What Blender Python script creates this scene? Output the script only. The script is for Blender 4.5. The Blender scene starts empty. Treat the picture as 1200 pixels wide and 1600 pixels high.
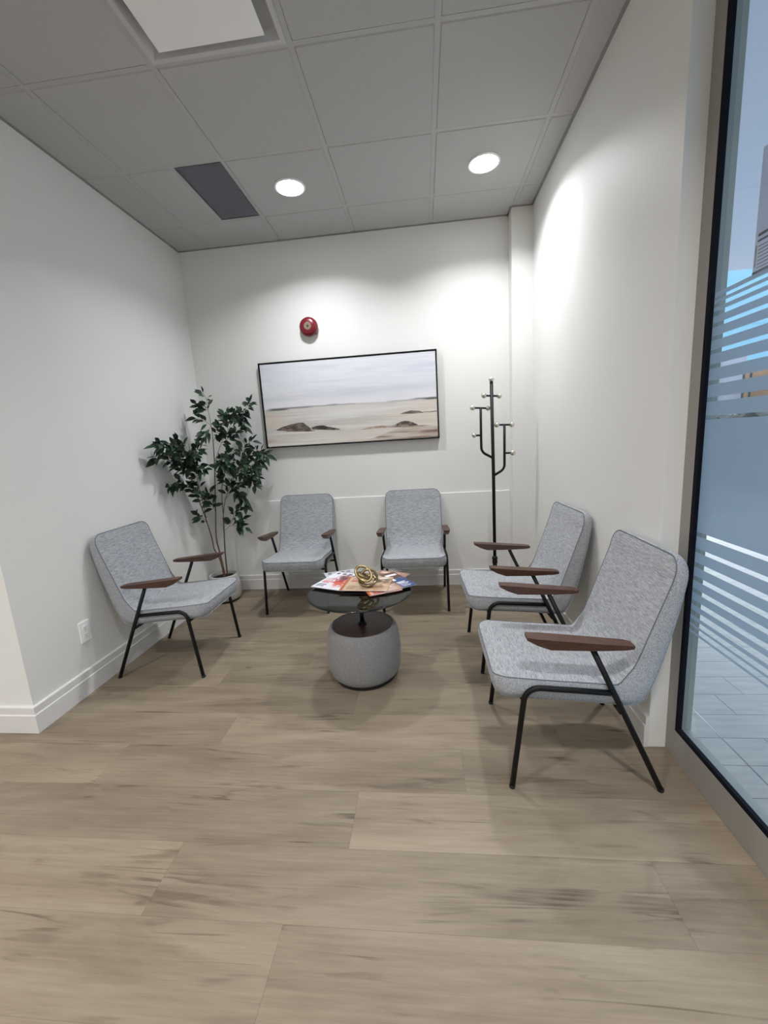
import bpy, bmesh, math, random
import numpy as np
from mathutils import Vector, Matrix, noise

# ------------------------------------------------------------------ camera
SC = bpy.context.scene
COL = SC.collection
cam_data = bpy.data.cameras.new('camera')
cam = bpy.data.objects.new('camera', cam_data)
COL.objects.link(cam)
CR = Vector((0.993885806, 0.092896505, -0.059676165))
CU = Vector((0.042089936, 0.180902483, 0.982599984))
CF = Vector((-0.102075671, 0.979104913, -0.175886402))
M = Matrix((CR, CU, -CF)).transposed().to_4x4()
M.translation = Vector((0, 0, 1.330))
cam.matrix_world = M
cam_data.sensor_fit = 'VERTICAL'
cam_data.sensor_height = 36.0
cam_data.lens = 640.23 * 36.0 / 1600.0
cam_data.clip_start = 0.02
cam_data.clip_end = 200
SC.camera = cam

# ------------------------------------------------------------------ exposure, sky
SC.view_settings.view_transform = 'Standard'
SC.view_settings.look = 'None'
SC.view_settings.gamma = 1.0
SC.view_settings.use_curve_mapping = False
SC.view_settings.exposure = 0.6
W = bpy.data.worlds.new('sky'); SC.world = W; W.use_nodes = True
bg = W.node_tree.nodes['Background']
# overcast sky: about three times brighter overhead than at the horizon
_n = W.node_tree.nodes; _l = W.node_tree.links
_tc = _n.new('ShaderNodeTexCoord'); _sx = _n.new('ShaderNodeSeparateXYZ'); _rp = _n.new('ShaderNodeValToRGB')
_l.new(_tc.outputs['Generated'], _sx.inputs[0]); _l.new(_sx.outputs['Z'], _rp.inputs['Fac']); _l.new(_rp.outputs[0], bg.inputs['Color'])
_e = _rp.color_ramp.elements
_e[0].position = 0.0; _e[0].color = (.05, .105, .15, 1)
_e[1].position = 1.0; _e[1].color = (.92, .93, 1.0, 1)
_m = _rp.color_ramp.elements.new(.40); _m.color = (.066, .138, .195, 1)
_m = _rp.color_ramp.elements.new(.55); _m.color = (.80, .86, .95, 1)
bg.inputs['Strength'].default_value = 4.2

LAMP_ALCOVE = 9.0        # watts of the two alcove downlights
LAMP_LOBBY = 15.5        # watts of the lobby downlights
LAMP_SPREAD = 135        # degrees
H = 2.96                 # ceiling height
XL, XR, YB = -1.963, 0.878, 3.5815
T = 0.6096; AX = -1.699; BY = 1.980   # ceiling grid
YS = 1.643               # where the alcove's left wall turns
YR = 1.60                # where the right wall ends
GX = 0.957               # glass plane

# ------------------------------------------------------------------ material helpers
def lin(c):
    return tuple(((v/255)/12.92 if v/255 <= .04045 else ((v/255+.055)/1.055)**2.4) for v in c)
def mat(name, rgb=(200,200,200), rough=.6, metal=0., spec=.5, noise_amt=0., nscale=30., stretch=(1,1,1), bump=0., bscale=200., coord='Object', emit=None):
    m = bpy.data.materials.new(name); m.use_nodes = True
    nt = m.node_tree; b = nt.nodes['Principled BSDF']
    b.inputs['Roughness'].default_value = rough; b.inputs['Metallic'].default_value = metal
    b.inputs['Specular IOR Level'].default_value = spec
    c = lin(rgb)
    tc = nt.nodes.new('ShaderNodeTexCoord'); mp = nt.nodes.new('ShaderNodeMapping')
    mp.inputs['Scale'].default_value = stretch
    nt.links.new(tc.outputs[coord], mp.inputs['Vector'])
    nz = nt.nodes.new('ShaderNodeTexNoise'); nz.inputs['Scale'].default_value = nscale; nz.inputs['Detail'].default_value = 5
    nt.links.new(mp.outputs[0], nz.inputs['Vector'])
    rmp = nt.nodes.new('ShaderNodeValToRGB')
    e = rmp.color_ramp.elements
    a = noise_amt
    e[0].position = .3; e[1].position = .7
    e[0].color = (*[max(0, v*(1-a)) for v in c], 1); e[1].color = (*[min(1, v*(1+a)) for v in c], 1)
    nt.links.new(nz.outputs['Fac'], rmp.inputs['Fac']); nt.links.new(rmp.outputs[0], b.inputs['Base Color'])
    if bump:
        n2 = nt.nodes.new('ShaderNodeTexNoise'); n2.inputs['Scale'].default_value = bscale; n2.inputs['Detail'].default_value = 3
        nt.links.new(mp.outputs[0], n2.inputs['Vector'])
        bp = nt.nodes.new('ShaderNodeBump'); bp.inputs['Strength'].default_value = bump; bp.inputs['Distance'].default_value = .002
        nt.links.new(n2.outputs['Fac'], bp.inputs['Height']); nt.links.new(bp.outputs[0], b.inputs['Normal'])
    if emit:
        b.inputs['Emission Color'].default_value = (*emit[:3], 1); b.inputs['Emission Strength'].default_value = emit[3]
    return m
def attr_mat(name, rough=.5, attr='Col', spec=.4):
    m = bpy.data.materials.new(name); m.use_nodes = True; nt = m.node_tree; b = nt.nodes['Principled BSDF']
    a = nt.nodes.new('ShaderNodeAttribute'); a.attribute_name = attr
    nt.links.new(a.outputs['Color'], b.inputs['Base Color']); b.inputs['Roughness'].default_value = rough
    b.inputs['Specular IOR Level'].default_value = spec
    return m

M_WALL = mat('wall_paint', (232,232,228), .55, spec=.35, noise_amt=.008, nscale=3, bump=.04, bscale=90)
M_TRIM = mat('trim_paint', (226,225,222), .38, noise_amt=.005)
M_CEIL = mat('ceiling_tile', (184,184,184), .95, spec=.2, noise_amt=.05, nscale=260, bump=.2, bscale=260)
M_GRID = mat('ceiling_grid_metal', (180,180,180), .6, noise_amt=.01)
M_ANGLE = mat('wall_angle_metal', (140,141,140), .6, noise_amt=.01)
M_PLATE = mat('white_plastic', (248,248,247), .35)
M_DARKSLOT = mat('dark_slot', (30,30,30), .7)
M_BLACK = mat('black_powder_coat', (9,9,11), .5, spec=.3, noise_amt=.1, nscale=80)
M_RUBBER = mat('black_rubber', (24,24,26), .6)
M_WALNUT = mat('walnut_wood', (80,54,41), .42, noise_amt=.32, nscale=18, stretch=(9,1.2,9), bump=.08, bscale=60)
M_TOPWOOD = mat('dark_table_wood', (62,40,34), .35, noise_amt=.35, nscale=12, stretch=(8,1,8), bump=.05, bscale=60)
M_BRASS = mat('antique_brass', (158,140,104), .24, metal=1.0, noise_amt=.1, nscale=40)
M_PEARL = mat('champagne_metal', (216,212,200), .25, metal=.9, noise_amt=.05)
M_CHROME = mat('chrome', (170,172,176), .15, metal=1.0)
M_ALU = mat('brushed_aluminium', (160,157,150), .45, metal=.15, noise_amt=.04, nscale=60, stretch=(1,1,20))
M_GASKET = mat('black_gasket', (8,10,24), .8, spec=.2)
M_RED = mat('red_enamel', (116,24,38), .28, noise_amt=.06, nscale=8)
M_TAN = mat('tan_label', (128,112,96), .6)
M_POT = mat('pale_grey_pot', (196,193,188), .8, noise_amt=.05, nscale=90, bump=.15, bscale=200)
M_SOIL = mat('dark_soil', (20,17,15), .95, noise_amt=.5, nscale=60, bump=.8, bscale=80)
M_BARK = mat('brown_bark', (104,78,62), .85, noise_amt=.25, nscale=50, stretch=(1,1,.3), bump=.5, bscale=80)
M_OUTWALL = mat('exterior_white', (200,202,205), .8)

def fabric(name, c1, c2, sc=(30,230,230), bump=.5):
    m = bpy.data.materials.new(name); m.use_nodes = True; nt = m.node_tree; b = nt.nodes['Principled BSDF']; L = nt.links.new
    tc = nt.nodes.new('ShaderNodeTexCoord'); mp = nt.nodes.new('ShaderNodeMapping'); mp.inputs['Scale'].default_value = sc
    L(tc.outputs['Object'], mp.inputs['Vector'])
    n1 = nt.nodes.new('ShaderNodeTexNoise'); n1.inputs['Scale'].default_value = 1; n1.inputs['Detail'].default_value = 4; n1.inputs['Roughness'].default_value = .7
    L(mp.outputs[0], n1.inputs['Vector'])
    n2 = nt.nodes.new('ShaderNodeTexNoise'); n2.inputs['Scale'].default_value = 420; n2.inputs['Detail'].default_value = 2
    L(tc.outputs['Object'], n2.inputs['Vector'])
    mx = nt.nodes.new('ShaderNodeMath'); mx.operation = 'MULTIPLY_ADD'; mx.inputs[1].default_value = .45; L(n2.outputs['Fac'], mx.inputs[0])
    sc_ = nt.nodes.new('ShaderNodeMath'); sc_.operation = 'MULTIPLY'; sc_.inputs[1].default_value = .55; L(n1.outputs['Fac'], sc_.inputs[0]); L(sc_.outputs[0], mx.inputs[2])
    r = nt.nodes.new('ShaderNodeValToRGB'); e = r.color_ramp.elements; e[0].position = .36; e[1].position = .62
    e[0].color = (*lin(c1), 1); e[1].color = (*lin(c2), 1); L(mx.outputs[0], r.inputs['Fac']); L(r.outputs[0], b.inputs['Base Color'])
    bp = nt.nodes.new('ShaderNodeBump'); bp.inputs['Strength'].default_value = bump; bp.inputs['Distance'].default_value = .0012
    L(mx.outputs[0], bp.inputs['Height']); L(bp.outputs[0], b.inputs['Normal'])
    b.inputs['Roughness'].default_value = .92; b.inputs['Specular IOR Level'].default_value = .2
    b.inputs['Sheen Weight'].default_value = .15
    return m
M_FAB = fabric('heathered_grey_fabric', (112,117,122), (192,194,197))
M_PIPE = mat('grey_piping', (104,108,115), .85)
M_FRAME = mat('matt_black_frame', (7,7,9), .7, spec=.2)
M_OTTO = fabric('grey_felt_fabric', (116,116,117), (150,149,147), (140,140,140), .4)

def leaf_material():
    m = attr_mat('ficus_leaf', .42, 'Col', .4)
    b = m.node_tree.nodes['Principled BSDF']
    return m
M_LEAF = leaf_material()

def floor_material():
    m = bpy.data.materials.new('oak_vinyl_plank'); m.use_nodes = True; nt = m.node_tree; N = nt.nodes.new; L = nt.links.new
    b = nt.nodes['Principled BSDF']
    uv = N('ShaderNodeUVMap'); uv.uv_map = 'plank'
    at = N('ShaderNodeAttribute'); at.attribute_name = 'tone'
    sep = N('ShaderNodeSeparateXYZ'); L(uv.outputs[0], sep.inputs[0])
    ats = N('ShaderNodeSeparateColor'); L(at.outputs['Color'], ats.inputs[0])
    def math_(op, a, b_=None, c=None):
        n = N('ShaderNodeMath'); n.operation = op
        for i, v in enumerate((a, b_, c)):
            if v is None: continue
            if isinstance(v, (int, float)): n.inputs[i].default_value = v
            else: L(v, n.inputs[i])
        return n.outputs[0]
    off = math_('MULTIPLY', ats.outputs[0], 37.0)
    off2 = math_('MULTIPLY', ats.outputs[1], 91.0)
    def coords(sx, sy):
        c = N('ShaderNodeCombineXYZ')
        L(math_('MULTIPLY_ADD', sep.outputs[0], sx, off), c.inputs[0])
        L(math_('MULTIPLY_ADD', sep.outputs[1], sy, off2), c.inputs[1])
        L(off, c.inputs[2])
        return c.outputs[0]
    def nz(vec, scale, detail=6, rough=.6, dist=0.):
        n = N('ShaderNodeTexNoise'); n.inputs['Scale'].default_value = scale; n.inputs['Detail'].default_value = detail
        n.inputs['Roughness'].default_value = rough; n.inputs['Distortion'].default_value = dist; L(vec, n.inputs['Vector']); return n.outputs['Fac']
    big = nz(coords(1.0, 5.0), 1.5, 4, .55, .6)      # broad tone bands
    grain = nz(coords(2.0, 45.0), 2.0, 6, .65, .3)   # fine long grain
    vein = nz(coords(.55, 9.0), 1.5, 4, .5, .7)    # wavy cathedral veins
    fine = nz(coords(40.0, 300.0), 1.0, 3, .7)
    r1 = N('ShaderNodeValToRGB'); e = r1.color_ramp.elements
    e[0].position = .28; e[0].color = (*lin((114,100,83)), 1); e[1].position = .72; e[1].color = (*lin((158,145,124)), 1)
    mixf = math_('MULTIPLY_ADD', grain, .35, math_('MULTIPLY', big, .65))
    L(mixf, r1.inputs['Fac'])
    # veins : narrow dark lines where the vein noise crosses .5
    d = math_('ABSOLUTE', math_('SUBTRACT', vein, .5))
    vl = N('ShaderNodeMapRange'); L(d, vl.inputs[0]); vl.inputs[1].default_value = 0; vl.inputs[2].default_value = .028; vl.inputs[3].default_value = 1; vl.inputs[4].default_value = 0
    gate = N('ShaderNodeMapRange'); L(nz(coords(1.4, 3.5), 2.2, 2), gate.inputs[0]); gate.inputs[1].default_value = .50; gate.inputs[2].default_value = .68
    vm = math_('MULTIPLY', vl.outputs[0], gate.outputs[0])
    mx = N('ShaderNodeMix'); mx.data_type = 'RGBA'; L(math_('MULTIPLY', vm, .8), mx.inputs[0]); L(r1.outputs[0], mx.inputs[6]); mx.inputs[7].default_value = (*lin((78,65,52)), 1)
    # dark smudgy patches and knots
    kn = nz(coords(.9, 9.0), 1.6, 5, .6, .8)
    km = N('ShaderNodeMapRange'); L(kn, km.inputs[0]); km.inputs[1].default_value = .60; km.inputs[2].default_value = .74
    mx2 = N('ShaderNodeMix'); mx2.data_type = 'RGBA'; L(math_('MULTIPLY', km.outputs[0], .75), mx2.inputs[0]); L(mx.outputs[2], mx2.inputs[6]); mx2.inputs[7].default_value = (*lin((92,78,63)), 1)
    vo = N('ShaderNodeTexVoronoi'); vo.inputs['Scale'].default_value = 1.0; L(coords(1.9, 4.2), vo.inputs['Vector'])
    kk = N('ShaderNodeMapRange'); L(vo.outputs['Distance'], kk.inputs[0]); kk.inputs[1].default_value = .012; kk.inputs[2].default_value = .06; kk.inputs[3].default_value = .6; kk.inputs[4].default_value = 0
    mx3 = N('ShaderNodeMix'); mx3.data_type = 'RGBA'; L(kk.outputs[0], mx3.inputs[0]); L(mx2.outputs[2], mx3.inputs[6]); mx3.inputs[7].default_value = (*lin((60,48,38)), 1)
    # tone per plank
    tone = N('ShaderNodeMapRange'); L(ats.outputs[2], tone.inputs[0]); tone.inputs[3].default_value = .88; tone.inputs[4].default_value = 1.08
    f2 = math_('MULTIPLY', tone.outputs[0], math_('MULTIPLY_ADD', fine, .14, .93))
    vmul = N('ShaderNodeVectorMath'); vmul.operation = 'SCALE'; L(mx3.outputs[2], vmul.inputs[0]); L(f2, vmul.inputs[3])
    # seam
    ed = N('ShaderNodeAttribute'); ed.attribute_name = 'tone'
    sv = math_('PINGPONG', sep.outputs[1], .11175)
    su = math_('PINGPONG', sep.outputs[0], .762)
    s = math_('MINIMUM', sv, su)
    sm = N('ShaderNodeMapRange'); L(s, sm.inputs[0]); sm.inputs[1].default_value = .0004; sm.inputs[2].default_value = .0018; sm.inputs[3].default_value = .8; sm.inputs[4].default_value = 1
    v2 = N('ShaderNodeVectorMath'); v2.operation = 'SCALE'; L(vmul.outputs[0], v2.inputs[0]); L(sm.outputs[0], v2.inputs[3])
    L(v2.outputs[0], b.inputs['Base Color'])
    b.inputs['Roughness'].default_value = .5; b.inputs['Specular IOR Level'].default_value = .35
    bp = N('ShaderNodeBump'); bp.inputs['Strength'].default_value = .12; bp.inputs['Distance'].default_value = .001; L(grain, bp.inputs['Height']); L(bp.outputs[0], b.inputs['Normal'])
    return m
M_FLOOR = floor_material()

def glass_material(name, tint, refl=1.0, ior=1.45):
    m = bpy.data.materials.new(name); m.use_nodes = True; nt = m.node_tree; nt.nodes.clear(); N = nt.nodes.new; L = nt.links.new
    o = N('ShaderNodeOutputMaterial'); t = N('ShaderNodeBsdfTransparent'); t.inputs[0].default_value = (*tint, 1)
    g = N('ShaderNodeBsdfGlossy'); g.inputs['Roughness'].default_value = .01; g.inputs[0].default_value = (refl, refl, refl, 1)
    f = N('ShaderNodeFresnel'); f.inputs[0].default_value = ior
    ge = N('ShaderNodeNewGeometry'); inv = N('ShaderNodeMath'); inv.operation = 'SUBTRACT'; inv.inputs[0].default_value = 1; L(ge.outputs['Backfacing'], inv.inputs[1])
    fm = N('ShaderNodeMath'); fm.operation = 'MULTIPLY'; L(f.outputs[0], fm.inputs[0]); L(inv.outputs[0], fm.inputs[1])
    mx = N('ShaderNodeMixShader'); L(fm.outputs[0], mx.inputs[0]); L(t.outputs[0], mx.inputs[1]); L(g.outputs[0], mx.inputs[2]); L(mx.outputs[0], o.inputs[0])
    return m
M_GLASS = glass_material('window_glass', (.89,.935,.955))
M_SMOKE = glass_material('smoked_glass', (.20,.21,.215), ior=1.5)
def film_material():
    m = bpy.data.materials.new('frosted_film'); m.use_nodes = True; nt = m.node_tree; nt.nodes.clear(); N = nt.nodes.new; L = nt.links.new
    o = N('ShaderNodeOutputMaterial'); t = N('ShaderNodeBsdfTransparent'); t.inputs[0].default_value = (.85,.9,.95,1)
    tr = N('ShaderNodeBsdfTranslucent'); tr.inputs[0].default_value = (.74,.76,.80,1)
    d = N('ShaderNodeBsdfDiffuse'); d.inputs[0].default_value = (.30,.33,.35,1)
    a = N('ShaderNodeMixShader'); a.inputs[0].default_value = .3; L(tr.outputs[0], a.inputs[1]); L(d.outputs[0], a.inputs[2])
    mx = N('ShaderNodeMixShader'); mx.inputs[0].default_value = .80; L(t.outputs[0], mx.inputs[1]); L(a.outputs[0], mx.inputs[2]); L(mx.outputs[0], o.inputs[0])
    return m
M_FILM = film_material()

# ------------------------------------------------------------------ object helpers
def link(name, me, material=None, parent=None, smooth=False):
    o = bpy.data.objects.new(name, me); COL.objects.link(o)
    if material: me.materials.append(material)
    if smooth:
        for p in me.polygons: p.use_smooth = True
    if parent: o.parent = parent
    return o
def obj(name, bm, material=None, parent=None, smooth=False, fix=True):
    if fix: bmesh.ops.recalc_face_normals(bm, faces=bm.faces)
    me = bpy.data.meshes.new(name); bm.to_mesh(me); bm.free()
    return link(name, me, material, parent, smooth)
def flat_sharp(o, ang=35):
    me = o.data
    bm = bmesh.new(); bm.from_mesh(me)
    for f in bm.faces: f.smooth = True
    for e in bm.edges:
        if len(e.link_faces) == 2 and e.calc_face_angle(0) > math.radians(ang): e.smooth = False
    bm.to_mesh(me); bm.free()
    return o
def tag(o, label, cat, group=None, kind=None):
    if label: o['label'] = label
    if cat: o['category'] = cat
    if group: o['group'] = group
    if kind: o['kind'] = kind
    return o
def thing(name, label, cat, loc=(0,0,0), rz=0, group=None):
    o = bpy.data.objects.new(name, None); COL.objects.link(o); o.location = loc; o.rotation_euler = (0,0,rz)
    o.empty_display_size = .05
    return tag(o, label, cat, group)
def struct(name, bm, m, parent=None, smooth=False):
    o = obj(name, bm, m, parent, smooth)
    if parent is None: o['kind'] = 'structure'
    return o
def box(bm, x0, x1, y0, y1, z0, z1, bev=0):
    r = bmesh.ops.create_cube(bm, size=1)
    vs = r['verts']
    for v in vs:
        v.co = Vector((x0+(v.co.x+.5)*(x1-x0), y0+(v.co.y+.5)*(y1-y0), z0+(v.co.z+.5)*(z1-z0)))
    if bev:
        es = list({e for v in vs for e in v.link_edges})
        bmesh.ops.bevel(bm, geom=es, offset=bev, segments=2, affect='EDGES', profile=.5)
def nb(): return bmesh.new()
def bx(*a, **k):
    bm = nb(); box(bm, *a, **k); return bm
def frames(pts, closed):
    n = len(pts); T_ = []
    for i in range(n):
        a = pts[i-1] if (i > 0 or closed) else pts[i]; b = pts[(i+1) % n] if (i < n-1 or closed) else pts[i]
        T_.append((b-a).normalized())
    up = Vector((0,0,1))
    if abs(T_[0].dot(up)) > .9: up = Vector((1,0,0))
    nrm = (up - T_[0]*up.dot(T_[0])).normalized(); out = []
    for i in range(n):
        nrm = (nrm - T_[i]*nrm.dot(T_[i])).normalized(); out.append((nrm.copy(), T_[i].cross(nrm)))
    return out
def tube(bm, pts, r, seg=12, closed=False, cap=True):
    pts = [Vector(p) for p in pts]; n = len(pts); R = r if isinstance(r, (list, tuple)) else [r]*n
    fr = frames(pts, closed); rings = []
    for i in range(n):
        a, b = fr[i]; rings.append([bm.verts.new(pts[i] + (a*math.cos(2*math.pi*k/seg) + b*math.sin(2*math.pi*k/seg))*R[i]) for k in range(seg)])
    m = n if closed else n-1
    for i in range(m):
        A = rings[i]; B = rings[(i+1) % n]; sh = 0
        if closed and i == n-1:
            sh = min(range(seg), key=lambda s: (A[0].co-B[s].co).length)
        for k in range(seg): bm.faces.new((A[k], A[(k+1) % seg], B[(k+1+sh) % seg], B[(k+sh) % seg]))
    if cap and not closed:
        bm.faces.new(rings[0][::-1]); bm.faces.new(rings[-1])
def arc_corner(p0, p1, p2, rad, n=8):
    """points rounding the corner p1"""
    p0, p1, p2 = map(Vector, (p0, p1, p2)); a = (p0-p1).normalized(); b = (p2-p1).normalized()
    th = math.acos(max(-1, min(1, a.dot(b)))); t = rad/math.tan(th/2)
    s = p1+a*t; e = p1+b*t; c = p1+(a+b).normalized()*(rad/math.sin(th/2)); out = []
    u = (s-c); w = (e-c); ang = math.pi-th
    for i in range(n+1):
        f = i/n; out.append(c + (u*math.sin((1-f)*ang) + w*math.sin(f*ang))/math.sin(ang))
    return out
def lathe(bm, prof, seg=48, cx=0, cy=0, cap0=True, cap1=True):
    rings = []
    for r, z in prof:
        rings.append([bm.verts.new((cx+r*math.cos(2*math.pi*k/seg), cy+r*math.sin(2*math.pi*k/seg), z)) for k in range(seg)])
    for A, B in zip(rings, rings[1:]):
        for k in range(seg): bm.faces.new((A[k], A[(k+1) % seg], B[(k+1) % seg], B[k]))
    if cap0: bm.faces.new(rings[0][::-1])
    if cap1: bm.faces.new(rings[-1])
def sphere(bm, c, r, u=16, v=10):
    g = bmesh.ops.create_uvsphere(bm, u_segments=u, v_segments=v, radius=r)
    for w in g['verts']: w.co += Vector(c)
def extrude_poly(bm, pts, d):
    """closed 3-D polygon pts extruded by the vector d"""
    a = [bm.verts.new(p) for p in pts]; b = [bm.verts.new(Vector(p)+Vector(d)) for p in pts]; n = len(a)
    bm.faces.new(a); bm.faces.new(b[::-1])
    for i in range(n): bm.faces.new((a[i], b[i], b[(i+1) % n], a[(i+1) % n]))

# ================================================================== THE SETTING
# ---- floor: one mesh, one face per plank, plank number kept as attribute
def build_floor():
    PW, PL = .2235, 1.524
    fixed = {0: -.88, 1: -.302, 2: .105, 3: -.988, 4: -.40, 5: .30, 6:-.75, 7:.6, -1: -.45, -2:.3}
    x0, x1, y0, y1 = -5.0, XR+.085, -3.5, 3.70
    rnd = random.Random(5)
    vs, fs, uvs, tones = [], [], [], []
    k0 = math.floor((y0-.895)/PW); k1 = math.ceil((y1-.895)/PW)
    for k in range(k0, k1):
        ya = .895+k*PW; yb = ya+PW
        s = fixed.get(k, rnd.uniform(-1.5, 0)); n = math.floor((x0-s)/PL)
        xa = s+n*PL
        while xa < x1:
            xb = xa+PL
            cxa, cxb, cya, cyb = max(xa, x0), min(xb, x1), max(ya, y0), min(yb, y1)
            if cxb > cxa and cyb > cya:
                i = len(vs); vs += [(cxa,cya,0),(cxb,cya,0),(cxb,cyb,0),(cxa,cyb,0)]; fs.append((i,i+1,i+2,i+3))
                uvs += [(cxa-xa, cya-ya),(cxb-xa, cya-ya),(cxb-xa, cyb-ya),(cxa-xa, cyb-ya)]
                tones += [(rnd.random(), rnd.random(), rnd.random(), 1)]*4
            xa = xb
    me = bpy.data.meshes.new('floor'); me.from_pydata(vs, [], fs)
    u = me.uv_layers.new(name='plank'); u.data.foreach_set('uv', [c for p in uvs for c in p])
    ca = me.color_attributes.new('tone', 'FLOAT_COLOR', 'CORNER'); ca.data.foreach_set('color', [c for p in tones for c in p])
    o = link('floor', me, M_FLOOR); o['kind'] = 'structure'
build_floor()

# ---- walls (all real boxes)
struct('wall_back', bx(XL-.12, XR+.08, YB, YB+.12, 0, H+.1), M_WALL)
struct('wall_left', bx(XL-.12, XL, YS, YB, 0, H+.1), M_WALL)
struct('wall_right', bx(XR, XR+.08, YR, YB, 0, H+.1, bev=.002), M_WALL)
struct('wall_front_left', bx(-5.0, XL-.12, YS, YS+.12, 0, H+.1), M_WALL)
struct('wall_lobby_left', bx(-5.12, -5.0, -3.5, YS+.12, 0, H+.1), M_WALL)
struct('wall_lobby_back', bx(-5.12, XR+.2, -3.62, -3.5, 0, H+.1), M_WALL)
struct('wall_lobby_right', bx(XR+.067, XR+.187, -3.5, -1.2, 0, H+.1), M_WALL)
# boxed column in the far right corner
struct('trim_1', bx(.7235, XR, 3.467, YB, 0, H), M_WALL)
# thicker lower part of the back wall with its small ledge
struct('trim_2', bx(XL, .7235, 3.5705, YB, 0, .832, bev=.0015), M_WALL)

def baseboard(name, p, q, nrm, m=M_TRIM, ext0=0, ext1=0):
    """moulding from p to q (floor points), nrm points into the room"""
    p = Vector((*p, 0)); q = Vector((*q, 0)); d = (q-p).normalized(); n = Vector((*nrm, 0))
    prof = [(0,0),(.017,0),(.017,.094),(.0155,.0965),(.0125,.0985),(.0125,.133),(.0105,.137),(0,.139)]
    bm = nb()
    A = [bm.verts.new(p + n*a + Vector((0,0,b)) - d*(a*ext0)) for a, b in prof]
    B = [bm.verts.new(q + n*a + Vector((0,0,b)) + d*(a*ext1)) for a, b in prof]
    for i in range(len(prof)-1): bm.faces.new((A[i], A[i+1], B[i+1], B[i]))
    bm.faces.new(A); bm.faces.new(B[::-1])
    return struct(name, bm, m)
baseboard('baseboard_left', (XL, YS), (XL, 3.5705), (1,0), ext0=1, ext1=-1)
baseboard('baseboard_left_outer', (-5.0, YS), (XL, YS), (0,-1), ext1=1)
baseboard('baseboard_back', (XL, 3.5705), (.7235, 3.5705), (0,-1), ext0=-1, ext1=-1)
baseboard('baseboard_column_side', (.7235, 3.5705), (.7235, 3.467), (-1,0), ext1=1, ext0=-1)
baseboard('baseboard_column', (.7235, 3.467), (XR, 3.467), (0,-1), ext0=1, ext1=-1)
baseboard('baseboard_right', (XR, 3.467), (XR, YR), (-1,0), ext0=-1)

# ---- ceiling: tiles and grid in one mesh
def build_ceiling():
    bm = nb(); bars = nb()
    x0, x1, y0, y1 = -5.0, XR+.08, -3.5, YB
    us = [AX + k*T for k in range(-7, 6)]; ysv = [BY + k*T for k in range(-10, 4)]
    xs = sorted([x0]+[u for u in us if x0 < u < x1]+[x1]); ys = sorted([y0]+[v for v in ysv if y0 < v < y1]+[y1])
    g = .0115
    for i in range(len(xs)-1):
        for j in range(len(ys)-1):
            a, b, c, d = xs[i], xs[i+1], ys[j], ys[j+1]
            xm, ym = (a+b)/2, (c+d)/2
            if abs(xm-(AX+1.5*T)) < .05 and abs(ym-(BY-.5*T)) < .05: continue        # air diffuser
            if abs(xm-(AX+.5*T)) < .05 and abs(ym-(BY+1.5*T)) < .05: b = xm+.004     # half tile beside the vent
            zt = H-.0005
            # tegular tile: face flush with a small bevelled shoulder
            o = [(a+g,c+g),(b-g,c+g),(b-g,d-g),(a+g,d-g)]; s = .006
            inn = [(a+g+s,c+g+s),(b-g-s,c+g+s),(b-g-s,d-g-s),(a+g+s,d-g-s)]
            top = [bm.verts.new((*p, H+.005)) for p in o]; bot = [bm.verts.new((*p, zt)) for p in inn]
            bm.faces.new(bot)
            for k in range(4): bm.faces.new((top[k], top[(k+1)%4], bot[(k+1)%4], bot[k]))
    box(bm, x0, x1, y0, y1, H+.03, H+.09)
    ce = struct('ceiling', bm, M_CEIL)
    for u in us:
        if x0 < u < x1: box(bars, u-.012, u+.012, y0, y1, H+.002, H+.02)
    box(bars, AX+.5*T-.008, AX+.5*T+.012, BY+T, BY+2*T, H+.002, H+.02)
    for v in ysv:
        if y0 < v < y1: box(bars, x0, x1, v-.012, v+.012, H+.0024, H+.0195)
    gr = obj('grid_bars', bars, M_GRID, ce)
    an = nb()
    box(an, XL, XL+.016, YS, YB, H-.004, H+.02); box(an, XL, .7235, YB-.016, YB, H-.004, H+.02)
    box(an, .7235-.016, .7235, 3.467, YB, H-.004, H+.02); box(an, .7075, XR, 3.451, 3.467, H-.004, H+.02)
    box(an, XR-.016, XR, YR, 3.467, H-.004, H+.02)
    obj('wall_angle', an, M_ANGLE, ce)
build_ceiling()

# ---- glazed wall on the right: frame, pane, film, header
GY0, GY1 = -1.2, YR
win = struct('window_1', bx(XR+.067, XR+.127, GY0, GY1, 0, .124, bev=.0015), M_ALU)
obj('frame_jamb', bx(XR+.067, XR+.127, GY1-.056, GY1-.0005, .124, 2.60), M_ALU, win)
obj('frame_header', bx(XR+.067, XR+.127, GY0, GY1-.0005, 2.60, 2.66), M_ALU, win)
gk = nb(); box(gk, XR+.0675, GX+.0024, GY0, GY1-.056, .124, .143); box(gk, XR+.0675, GX+.0024, GY1-.074, GY1-.056, .143, 2.60); box(gk, XR+.0675, GX+.0024, GY0, GY1-.074, 2.585, 2.60)
obj('gasket', gk, M_GASKET, win)
obj('pane', bx(GX+.0035, GX+.0095, GY0, GY1-.058, .128, 2.598), M_GLASS, win)
struct('wall_header', bx(XR+.062, XR+.187, GY0, GY1-.0005, 2.66, H+.1), M_WALL)
film = nb()
clear = [(1.705,1.715),(1.683,1.695),(1.656,1.670),(1.622,1.634),(1.581,1.595),(1.539,1.552),(1.492,1.506),(1.441,1.455),(1.386,1.401),(1.328,1.341),
         (.921,.936),(.862,.877),(.807,.825),(.757,.774),(.711,.727),(.665,.683),(.624,.645),(.592,.610),(.565,.583)]
edges = [1.728]
for lo, hi in clear: edges += [hi, lo]
edges.append(.556)
for i in range(0, len(edges), 2):
    box(film, GX+.0026, GX+.0032, GY0, GY1-.058, edges[i+1], edges[i])
obj('frosted_film', film, M_FILM, win)

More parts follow.
